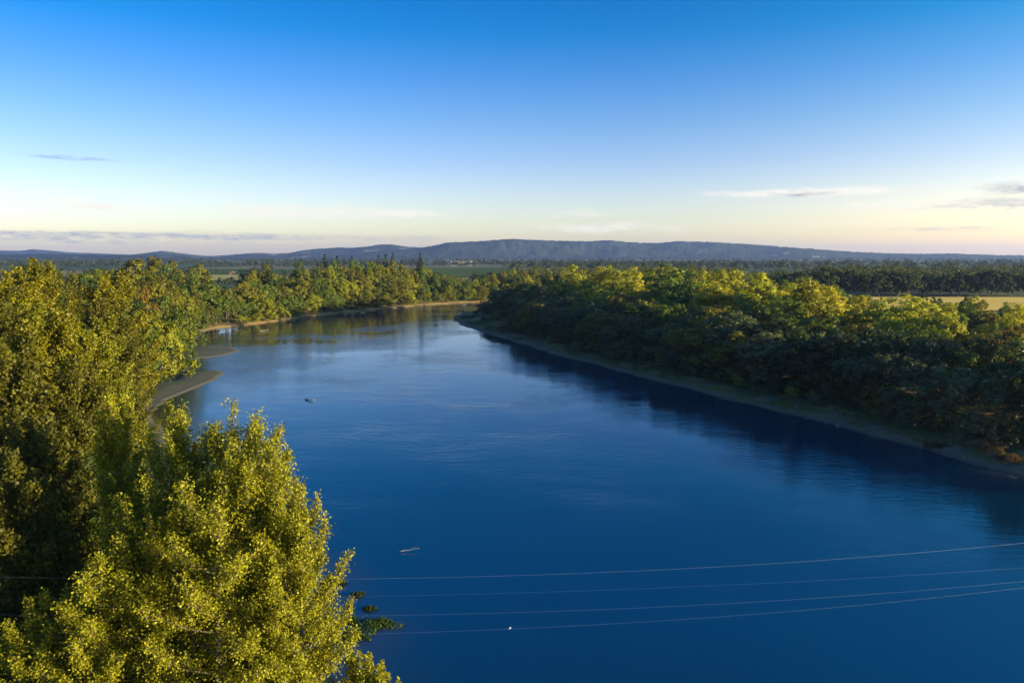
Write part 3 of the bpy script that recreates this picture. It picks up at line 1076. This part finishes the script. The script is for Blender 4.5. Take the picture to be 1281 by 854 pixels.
# ---------------------------------------------------------------- left bank near: single trees, placed one by one
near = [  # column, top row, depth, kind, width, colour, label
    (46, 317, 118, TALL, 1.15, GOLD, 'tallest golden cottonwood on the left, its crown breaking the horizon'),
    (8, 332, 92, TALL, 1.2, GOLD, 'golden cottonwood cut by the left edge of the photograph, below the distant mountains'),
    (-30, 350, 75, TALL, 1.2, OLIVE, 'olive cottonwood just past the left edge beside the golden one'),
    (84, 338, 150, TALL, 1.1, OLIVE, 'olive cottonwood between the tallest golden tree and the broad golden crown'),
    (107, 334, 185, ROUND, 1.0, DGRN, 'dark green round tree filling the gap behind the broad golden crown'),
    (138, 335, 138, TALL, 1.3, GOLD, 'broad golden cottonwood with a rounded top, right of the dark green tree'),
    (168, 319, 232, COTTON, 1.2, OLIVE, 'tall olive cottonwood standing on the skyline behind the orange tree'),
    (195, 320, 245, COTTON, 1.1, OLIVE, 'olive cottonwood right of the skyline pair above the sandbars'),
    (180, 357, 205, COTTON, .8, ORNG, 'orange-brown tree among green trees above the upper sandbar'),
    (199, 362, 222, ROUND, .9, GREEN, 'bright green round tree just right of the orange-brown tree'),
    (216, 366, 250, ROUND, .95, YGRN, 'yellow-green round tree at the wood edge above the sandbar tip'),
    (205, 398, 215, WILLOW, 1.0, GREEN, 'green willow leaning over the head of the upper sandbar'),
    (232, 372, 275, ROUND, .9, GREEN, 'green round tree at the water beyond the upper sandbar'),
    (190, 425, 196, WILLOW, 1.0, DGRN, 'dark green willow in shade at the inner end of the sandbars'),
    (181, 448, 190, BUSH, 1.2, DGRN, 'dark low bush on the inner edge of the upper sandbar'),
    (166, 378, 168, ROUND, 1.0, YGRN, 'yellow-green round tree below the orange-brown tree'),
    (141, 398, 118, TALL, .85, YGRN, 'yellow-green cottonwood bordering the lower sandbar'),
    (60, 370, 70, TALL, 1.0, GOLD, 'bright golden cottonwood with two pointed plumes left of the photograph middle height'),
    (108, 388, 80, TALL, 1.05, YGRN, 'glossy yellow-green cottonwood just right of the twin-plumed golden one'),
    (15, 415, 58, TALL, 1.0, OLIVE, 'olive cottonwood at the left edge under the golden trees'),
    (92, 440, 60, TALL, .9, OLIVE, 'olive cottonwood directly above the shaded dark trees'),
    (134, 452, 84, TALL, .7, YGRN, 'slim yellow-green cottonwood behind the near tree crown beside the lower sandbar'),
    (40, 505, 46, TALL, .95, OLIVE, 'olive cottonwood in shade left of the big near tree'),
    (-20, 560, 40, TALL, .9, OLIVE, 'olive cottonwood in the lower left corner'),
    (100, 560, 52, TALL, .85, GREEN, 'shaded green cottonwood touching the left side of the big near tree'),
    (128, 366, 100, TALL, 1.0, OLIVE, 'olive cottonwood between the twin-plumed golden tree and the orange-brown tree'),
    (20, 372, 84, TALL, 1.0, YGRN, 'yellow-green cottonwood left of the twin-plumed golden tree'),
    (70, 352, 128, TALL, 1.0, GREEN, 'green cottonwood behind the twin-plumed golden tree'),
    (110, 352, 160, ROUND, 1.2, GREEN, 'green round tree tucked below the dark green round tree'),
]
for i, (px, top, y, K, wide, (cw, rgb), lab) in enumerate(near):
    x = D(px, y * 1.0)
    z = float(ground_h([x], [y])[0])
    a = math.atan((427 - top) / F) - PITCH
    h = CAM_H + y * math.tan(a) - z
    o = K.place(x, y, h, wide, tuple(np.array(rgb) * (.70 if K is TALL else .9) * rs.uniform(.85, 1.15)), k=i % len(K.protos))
    tag(o, lab, CATW[K.name], 'trees on the near left bank')

# the big near cottonwood: three leaders grown together, and the young one beside it
def hero(name, label, stems, leaf, rgb, base_at):
    """one tree of several stems: (column, top row, depth, width, limbs, twigs, leaves, seed, base, plume)"""
    bx, by = D(base_at[0], base_at[1]), base_at[1]
    z = float(ground_h([bx], [by])[0])
    tv, cv, cf, off = [], [], [], 0
    for (px, top, y, Wd, nl, ntw, nlf, seed, base, plume) in stems:
        x = D(px, y)
        h = CAM_H + y * math.tan(math.atan((427 - top) / F) - PITCH) - z
        t, c = branched(seed, h, Wd, nl, ntw, nlf, leaf, base, plume, True, .26)
        # every stem leans out from the common base
        for v in (t[0], c[0]):
            k = np.clip(v[:, 2] / (h * .45), 0, 1) ** .8
            v[:, 0] += (x - bx) * k
            v[:, 1] += (y - by) * k
        tv.append(t)
        cv.append(c[0])
        cf.append(c[1] + off)
        off += len(c[0])
    o = proto(name, join(tv), (np.concatenate(cv), np.concatenate(cf)), M_LEAF, rgb)
    o.location = (bx, by, z - .1)
    tag(o, label, 'tree')
    return o


HG = (.215, .225, .013)
hero('black_cottonwood', 'big sunlit yellow-green cottonwood with many pointed plumes, nearest the camera',
     [(202, 490, 41.5, 3.9, 46, 33, 44, 41, .06, .6), (242, 497, 41, 3.6, 44, 32, 44, 54, .06, .65), (280, 482, 40.5, 4.6, 56, 36, 45, 42, .05, .6), (324, 506, 38.5, 4.1, 48, 34, 44, 44, .04, .6),
      (352, 545, 38, 3.4, 40, 30, 42, 55, .04, .6), (18, 735, 36.5, 3.0, 38, 30, 44, 57, .03, .6), (105, 668, 36.5, 3.9, 38, 32, 44, 52, .03, .55), (150, 615, 38, 3.9, 39, 32, 44, 51, .03, .55), (60, 740, 36, 3.4, 34, 29, 41, 53, .03, .55),
      (372, 590, 37.5, 3.5, 38, 29, 41, 45, .03, .55), (255, 560, 36.5, 5.1, 49, 36, 45, 46, .03, .55), (186, 575, 38.8, 4.1, 41, 32, 44, 48, .03, .55)],
     .128, HG, (270, 39.5))
hero('black_cottonwood', 'slender sunlit cottonwood plume rising at the left side of the big near tree',
     [(140, 474, 43, 2.3, 46, 24, 48, 43, .1, .75)], .14, HG, (146, 43))
hero('black_cottonwood', 'young sunlit cottonwood at the bottom edge beside the shallow water',
     [(440, 812, 39, 1.5, 26, 18, 34, 47, .1, 1.0), (468, 802, 39, 1.6, 28, 18, 34, 49, .1, 1.0)], .15, HG, (452, 39))

for K in (COTTON, WILLOW, ROUND, BUSH, FIR, TALL):
    K.finish()

# ---------------------------------------------------------------- woods that read as one mass
def mass(name, label, trees, q, leaf, rgb, seed):
    rng = np.random.RandomState(seed)
    C, N, LN = [], [], []
    for (x, y, z, h) in trees:
        n = q
        d = norm(rng.normal(size=(n, 3)))
        d[:, 2] = np.abs(d[:, 2]) * 1.1 - .25
        h = h * rng.uniform(.68, 1.0)
        w = h * rng.uniform(.36, .62)
        lump = 1 + .22 * np.sin(d[:, 0] * 5 + rng.rand() * 6) * np.cos(d[:, 1] * 4 + rng.rand() * 6)
        C.append(np.array([x, y, z + h * .46]) + d * np.array([w, w, h * .5]) * (rng.uniform(.72, 1.03, n) * lump)[:, None])
        N.append(norm(d + rng.normal(size=(n, 3)) * .5))
        LN.append(np.full(n, leaf) * rng.uniform(.6, 1.3, n) * h / 18)
    v, f = leaf_quads(np.concatenate(C), np.concatenate(N), np.concatenate(LN), np.concatenate(LN) * .75, rng)
    o = mesh_obj(name, v, f, M_LEAF_FAR)
    o.color = tuple(rgb) + (1,)
    tag(o, label, 'woods', kind='stuff')
    return o


rw = np.random.RandomState(3)
mass('woodland', 'woods continuing along the right bank out of view', hidden_wood, 700, 1.0, (.07, .085, .018), 1)

# wood beyond the golden field: front trees singly, the rest one mass
fw_items = []
far_pts = []
for y in np.arange(566, 585, 12):
    for px in np.arange(925, 1300, 12.5):
        yy = y + rw.uniform(-5, 5)
        x = D(px + rw.uniform(-3, 3), yy)
        z = 4.0
        top = np.interp(px, [925, 960, 1000, 1040, 1075, 1110, 1140, 1200, 1281], [345, 340, 336, 334, 340, 334, 342, 338, 336]) + rw.uniform(-2, 9)
        h = CAM_H + yy * math.tan(math.atan((427 - top) / F) - PITCH) - z
        K = ROUND_FAR = None
        far_pts.append((x, yy, z, h))
wood_protos = []
WOODT = make_kind('broadleaf_tree', 3, 18, lambda r, h: dome_lobes(r, h, .34, .2), 24, 26, .9, .85, .3, M_LEAF_FAR, 700)
for i, (x, y, z, h) in enumerate(far_pts):
    cw, rgb = ('green', (.052, .068, .018)) if rw.rand() < .6 else (('dark green', (.034, .048, .016)) if rw.rand() < .6 else ('yellow-green', (.09, .095, .02)))
    o = WOODT.place(x, y, h, rw.uniform(1.0, 1.3), rgb, z=z)
    fw_items.append((x / y, o, cw, i // 30))
rowsw = {}
for a, o, cw, r_ in sorted(fw_items, key=lambda q: q[0]):
    rowsw.setdefault(r_, []).append((o, cw))
for r_, lst in rowsw.items():
    for i, (o, cw) in enumerate(lst):
        tag(o, '%s round tree, %s from the left in the %s row beyond the golden field' % (cw, ORD[i], ('front', 'second', 'third')[min(r_, 2)]), 'tree', 'trees beyond the golden field')
WOODT.finish()
tr = []
for _ in range(420):
    y = rw.uniform(592, 980)
    px = rw.uniform(900, 1360)
    x = D(px, y)
    top = np.interp(px, [900, 960, 1000, 1030, 1050, 1075, 1110, 1140, 1200, 1281, 1360], [338, 333, 331, 326, 324, 328, 325, 329, 326, 326, 326]) + rw.uniform(0, 4)
    tr.append((x, y, 4.0, max(10, CAM_H + y * math.tan(math.atan((427 - top) / F) - PITCH) - 4)))
mass('woodland', 'dark wood stretching to the plain behind the golden field', tr, 150, 1.5, (.05, .065, .018), 5)
# woods between the bend and the hills, behind the right bank
tr = []
for _ in range(340):
    y = rw.uniform(700, 1050)
    px = rw.uniform(640, 930)
    top = np.interp(px, [640, 700, 800, 900, 930], [331, 329, 328, 328, 331]) + rw.uniform(0, 6)
    h = CAM_H + y * math.tan(math.atan((427 - top) / F) - PITCH) - 4
    tr.append((D(px, y), y, 4.0, max(8, h)))
mass('woodland', 'wood on the plain behind the tall right bank cottonwoods', tr, 140, 1.5, (.07, .08, .018), 6)
# hedgerows and tree belts far across the plain
tr = []
for (px0, px1, y0, y1, n, h0, h1) in [(380, 1000, 1950, 2300, 300, 12, 20), (300, 1300, 2500, 3400, 600, 12, 24), (640, 1300, 1300, 2400, 500, 12, 24), (-60, 420, 1750, 2300, 260, 12, 20),
                                     (-60, 420, 1150, 1250, 40, 9, 15), (-60, 260, 820, 1100, 90, 9, 17), (-60, 620, 3300, 5200, 420, 14, 24), (-60, 290, 2300, 3300, 240, 12, 22),
                                     (340, 480, 1000, 1040, 22, 7, 11), (590, 650, 800, 900, 24, 10, 15), (640, 1300, 4200, 5600, 260, 14, 22), (255, 300, 700, 760, 10, 8, 12)]:
    for _ in range(n):
        y = rw.uniform(y0, y1)
        tr.append((D(rw.uniform(px0, px1), y), y, 3.6, rw.uniform(h0, h1)))
mass('treeline', 'dark tree belts scattered across the far plain', tr, 60, 3.4, (.030, .042, .018), 9)

# ---------------------------------------------------------------- farm buildings on the plain
M_ROOF = plain_mat('terracotta_roof', (.30, .14, .08), .8, 0, .5, (.24, .11, .06))
M_WALLP = plain_mat('pale_wall', (.24, .21, .17), .8)
M_DARK = plain_mat('dark_pane', (.03, .035, .04), .2)


def house(px, y, w, d, h, rz, label, roofm):
    o = root('farm_building', (D(px, y), y, 3.5), rz)
    wv, wf_ = box(-w / 2, w / 2, -d / 2, d / 2, 0, h)
    gab = [np.array([(-w / 2, -d / 2, h), (w / 2, -d / 2, h), (w / 2, d / 2, h), (-w / 2, d / 2, h), (-w / 2 + .01, 0, h + d * .3), (w / 2 - .01, 0, h + d * .3)]), [(0, 4, 3), (1, 2, 5)]]
    mesh_obj('wall', *join([(wv, wf_), gab]), M_WALLP, o)
    e = .5
    rv = np.array([(-w / 2 - e, -d / 2 - e, h - .3), (w / 2 + e, -d / 2 - e, h - .3), (w / 2 + e, 0, h + d * .3 + .15), (-w / 2 - e, 0, h + d * .3 + .15),
                   (w / 2 + e, d / 2 + e, h - .3), (-w / 2 - e, d / 2 + e, h - .3)])
    rv2 = rv + np.array([0, 0, .3])
    rf = [(0, 1, 2, 3), (3, 2, 4, 5), (6, 9, 8, 7), (9, 11, 10, 8), (0, 6, 7, 1), (4, 10, 11, 5), (0, 3, 9, 6), (3, 5, 11, 9), (1, 7, 8, 2), (2, 8, 10, 4)]
    mesh_obj('roof', np.concatenate([rv, rv2]), rf, roofm, o)
    for k in (-.3, 0, .3):
        mesh_obj('window', *box(w * k - .7, w * k + .7, -d / 2 - .06, -d / 2 + .02, h * .35, h * .75), M_DARK, o)
    tag(o, label, 'building')


house(291, 1215, 9, 7, 2.2, .2, 'small farmhouse with an orange roof on the left plain before the orchard', M_ROOF)
house(578, 2250, 60, 22, 7, .1, 'long pale shed at the far edge of the green field', M_WALLP)

# ---------------------------------------------------------------- power lines over the river
M_WIRE = plain_mat('aluminium_wire', (.42, .43, .45), .35, .8)


def wire(ptsL, label, rad):
    """parabola through three points of the photograph, the wire going away to the right"""
    (pa_, ya), (pb_, yb), (pc_, yc) = ptsL
    P3 = []
    for (px, py), y in ((pa_, ya), (pb_, yb), (pc_, yc)):
        a = math.atan((427 - py) / F) - PITCH
        z = CAM_H + y * math.tan(a)
        dpt = y * math.cos(PITCH) - (z - CAM_H) * math.sin(PITCH)
        P3.append(((px - 640.5) / F * dpt, y, z))
    P3 = np.array(P3)
    xs = np.linspace(P3[0, 0] - 25, P3[2, 0] + 60, 80)
    ky = np.polyfit(P3[:, 0], P3[:, 1], 1)
    kz = np.polyfit(P3[:, 0], P3[:, 2], 2)
    pts = np.column_stack([xs, np.polyval(ky, xs), np.polyval(kz, xs)])
    o = mesh_obj('power_line', *tube(pts, np.full(80, rad), 6), M_WIRE, smooth=True)
    tag(o, label, 'power line', 'power lines crossing the river')
    return pts


wire([((0, 723), 37), ((640, 717), 41.2), ((1281, 680), 45.4)], 'top and brightest of the four power lines crossing the lower river', .0030)
wire([((0, 750), 36.5), ((700, 739), 40.6), ((1281, 710), 44.6)], 'faintest power line, second of four from the top over the lower river', .0012)
wire([((0, 770), 36), ((640, 763), 40), ((1281, 728), 44)], 'third of four power lines from the top over the lower river', .0019)
wpts = wire([((0, 797), 35.5), ((640, 783), 39.4), ((1281, 736), 43.2)], 'lowest of the four power lines over the river, nearest the bottom edge', .0019)

# ---------------------------------------------------------------- a white bird on the lowest wire
def bird():
    i = np.argmin(abs(wpts[:, 0] - D(636, 39.4)))
    x, y, z = wpts[i]
    M_B = plain_mat('white_feather', (.82, .82, .80), .7)
    M_BK = plain_mat('beak_horn', (.5, .32, .08), .5)
    o = root('bird', (x, y, z + .005), .4)
    o.scale = (.55, .55, .55)
    me = bpy.data.meshes.new('body')
    ts = np.linspace(0, 1, 12)
    # body and head in one: side profile leaning forward
    cx = np.array([-.11, -.09, -.06, -.03, 0, .03, .05, .062, .07, .078, .085, .09])
    cz = np.array([.03, .035, .045, .06, .078, .097, .115, .135, .152, .163, .168, .170])
    rr = np.array([.004, .012, .026, .036, .042, .042, .036, .028, .024, .026, .021, .006])
    body = tube(np.column_stack([cx, np.zeros(12), cz]), rr, 12)
    mesh_obj('body', body[0], body[1], M_B, o, True)
    for s in (-1, 1):
        wv = np.array([(-.13, s * .02, .03), (-.05, s * .046, .05), (.03, s * .048, .085), (.035, s * .040, .115), (-.03, s * .044, .088), (-.10, s * .03, .05)])
        wv2 = wv + np.array([0, s * .008, 0])
        f = [(0, 1, 2, 3, 4, 5), (11, 10, 9, 8, 7, 6)] + [(k, (k + 1) % 6, 6 + (k + 1) % 6, 6 + k) for k in range(6)]
        mesh_obj('wing', np.concatenate([wv, wv2]), f, M_B, o)
        mesh_obj('leg', *tube([(.0, s * .015, .045), (.005, s * .015, -.004)], [.005, .004], 5), M_BK, o)
    mesh_obj('beak', *tube([(.088, 0, .168), (.115, 0, .162)], [.007, .001], 6), M_BK, o)
    mesh_obj('tail', *join([box(-.19, -.10, -.016, .016, .018, .024)]), M_B, o)
    tag(o, 'tiny white bird perched on the lowest power line over the dark water', 'bird')


bird()

# ---------------------------------------------------------------- driftwood, water plants, dry brush
def drift(px, py, L, rz, label, seed, stubs=4, r0=.16):
    rng = np.random.RandomState(seed)
    x, y = P(px, py)
    o = root('driftwood', (x, y, .05), rz)
    ts = np.linspace(-.5, .5, 9)
    pts = np.column_stack([ts * L, rng.normal(size=9) * .05 * L * .2, .06 + .05 * rng.normal(size=9) * .4 + np.linspace(0, .25, 9)])
    mesh_obj('stem', *tube(pts, r0 * (1 - (ts + .5) * .75), 7), M_WOOD, o, True)
    for k in range(stubs):
        i = rng.randint(2, 8)
        d = norm(np.array([rng.uniform(.2, 1), rng.uniform(-1, 1), rng.uniform(.1, .8)]))
        mesh_obj('branch', *tube([pts[i], pts[i] + d * L * .09, pts[i] + d * L * .2 + np.array([0, 0, .05])], [r0 * .4, r0 * .28, r0 * .1], 5), M_WOOD, o, True)
    tag(o, label, 'driftwood')


drift(388, 501, 3.6, -.7, 'floating grey log in mid river off the lower sandbar', 1)
drift(512, 690, 2.2, .15, 'thin half sunken branch in the near river right of the big near tree', 2, 3, .04)
drift(330, 414, 4.0, .3, 'pale branch lying at the left shore beyond the sandbars', 3)
drift(1250, 574, 4.0, -.45, 'grey driftwood log on the right shore near the brush mound', 4)
drift(1228, 572, 2.2, .2, 'short dark driftwood branch on the right shore stones', 6, 3, .1)


def weed(px, py, r, label, seed, rgb):
    rng = np.random.RandomState(seed)
    x, y = P(px, py)
    n = int(900 * r)
    a = rng.rand(n) * 6.28
    q = np.sqrt(rng.rand(n)) * r * (1 + .35 * np.sin(a * 3 + seed) + .2 * np.sin(a * 5 + 2 * seed))
    c = np.column_stack([np.cos(a) * q * 1.4, np.sin(a) * q, .02 + rng.rand(n) * .35 * (1 - .5 * q / r)])
    nn = norm(rng.normal(size=(n, 3)) * .6 + np.array([0, 0, .8]))
    v, f = leaf_quads(c, nn, rng.uniform(.12, .3, n), rng.uniform(.05, .12, n), rng)
    o = mesh_obj('water_plant', v, f, M_LEAF)
    o.location = (x, y, 0)
    o.color = tuple(rgb) + (1,)
    tag(o, label, 'water plant', 'water plants in the shallows')


weed(462, 783, 1.5, 'largest bright green water plant clump in the shallows right of the near tree', 1, (.05, .09, .01))
weed(440, 797, .9, 'dark green water plant clump touching the near tree in the shallows', 2, (.03, .055, .01))
weed(478, 779, .7, 'small green water plant clump at the right end of the shallows group', 3, (.05, .085, .01))
weed(437, 776, .5, 'small water plant clump left of the largest clump', 4, (.04, .07, .01))
weed(448, 744, .45, 'lone dark water plant floating above the shallows group by the second wire', 5, (.035, .055, .012))
weed(426, 730, .4, 'tiny dark water plant close to the near tree under the top wire', 6, (.03, .045, .012))
weed(462, 762, .4, 'thin water plant strand just above the largest clump', 7, (.035, .06, .012))


def brush(px, py, r, h, rgb, label, seed):
    rng = np.random.RandomState(seed)
    x, y = P(px, py, 2.0)
    n = int(2600 * r / 3)
    a = rng.rand(n) * 6.28
    q = np.sqrt(rng.rand(n))
    lean = norm(np.column_stack([np.cos(a) * q, np.sin(a) * q, np.full(n, .8)]) + rng.normal(size=(n, 3)) * .3)
    hh = h * (1 - q ** 2 * .8) * rng.uniform(.45, 1.05, n) * (.45 + .9 * vnoise(np.cos(a) * q * 3.2 + 9, np.sin(a) * q * 3.2 + 9, seed))
    q = q * (1 + .3 * np.sin(a * 3 + seed) + .15 * np.sin(a * 7))
    c = np.column_stack([np.cos(a) * q * r, np.sin(a) * q * r * .8, hh * .6])
    t = lean
    b = norm(np.cross(t, rng.normal(size=(n, 3))))
    L = (rng.uniform(.3, .7, n) * .5)[:, None]
    wv = np.stack([c - t * L, c + b * .03, c + t * L, c - b * .03], 1).reshape(-1, 3)
    o = mesh_obj('dry_brush', wv, np.arange(n * 4).reshape(-1, 4), M_LEAF)
    o.location = (x, y, float(ground_h([x], [y])[0]))
    o.color = tuple(rgb) + (1,)
    tag(o, label, 'dry brush')


brush(1238, 556, 3.6, 2.6, (.11, .088, .058), 'large tan mound of dry brush on the right shore bank', 1)
brush(1268, 566, 2.4, 1.5, (.10, .075, .04), 'smaller brown dry brush heap right of the large tan mound', 2)
brush(1172, 546, 2.2, 1.0, (.09, .07, .04), 'low brown dry brush left of the large tan mound', 3)

# tufts of grass and sedge along the right shore: nobody could count them
rng = np.random.RandomState(12)
C = []
for p, d in along(smooth_rb, .35, .5):
    nr = np.array([-d[1], d[0]])
    for _ in range(4):
        o_ = rng.gamma(4.0, 1.6) + .8
        q = p + nr * o_
        if fbm(np.array([q[0] / 9]), np.array([q[1] / 9]), 3, 4)[0] > .47:
            C.append(q)
C = np.array(C)
k_ = 9
base = np.repeat(C, k_, 0) + rng.normal(size=(len(C) * k_, 2)) * .25
zz = ground_h(C[:, 0], C[:, 1]).repeat(k_)
keep = zz > .08
base, zz = base[keep], zz[keep]
n = len(base)
t = norm(rng.normal(size=(n, 3)) * .45 + np.array([0, 0, 1]))
b = norm(np.cross(t, rng.normal(size=(n, 3))))
L = rng.uniform(.2, .75, n)[:, None]
p0 = np.column_stack([base, zz])
v = np.stack([p0 - b * .05, p0 + b * .05, p0 + t * L + b * .01, p0 + t * L - b * .01], 1).reshape(-1, 3)
o = mesh_obj('grass', v, np.arange(n * 4).reshape(-1, 4), M_LEAF)
o.color = (.085, .105, .035, 1)
tag(o, 'short sedge and grass along the right gravel shore', 'grass', kind='stuff')

# stones along the right shore: nobody could count them
rng = np.random.RandomState(21)
pts = []
for p, d in along(smooth_rb, .22, .5):
    nr = np.array([-d[1], d[0]])
    pts.append(p + nr * (rng.gamma(2.0, 1.5) - .6))
pts = np.array(pts)
zz = ground_h(pts[:, 0], pts[:, 1])
kp = zz > -.15
pts, zz = pts[kp], zz[kp]
n = len(pts)
octv = np.array([(1, 0, 0), (0, 1, 0), (-1, 0, 0), (0, -1, 0), (.1, .1, .75), (0, 0, -.4)])
octf = np.array([(0, 1, 4), (1, 2, 4), (2, 3, 4), (3, 0, 4), (1, 0, 5), (2, 1, 5), (3, 2, 5), (0, 3, 5)])
sz = rng.gamma(1.6, .055, n)[:, None, None] + .05
v = octv[None] * sz * rng.uniform(.6, 1.3, (n, 6, 3)) + np.column_stack([pts, zz])[:, None, :]
f = (octf[None] + (np.arange(n) * 6)[:, None, None]).reshape(-1, 3)
M_STONE = plain_mat('river_stone', (.055, .055, .05), .9, 0, .9, (.15, .145, .13))
o = mesh_obj('pebbles', v.reshape(-1, 3), f, M_STONE)
tag(o, 'grey river stones strewn along the right shore', 'stones', kind='stuff')

# ---------------------------------------------------------------- haze over the plain
m, T, out = new_mat('valley_haze')
vp = T.n('ShaderNodeVolumePrincipled')
vp.inputs['Color'].default_value = (.30, .46, 1.0, 1)
vp.inputs['Density'].default_value = 5e-5
vp.inputs['Anisotropy'].default_value = .3
T.t.links.new(vp.outputs[0], out.inputs[1])
hz = mesh_obj('haze', *box(-13500, 13500, -1100, 14800, -9, 215), m)
tag(hz, 'thin blue evening haze over the plain', 'haze', kind='stuff')
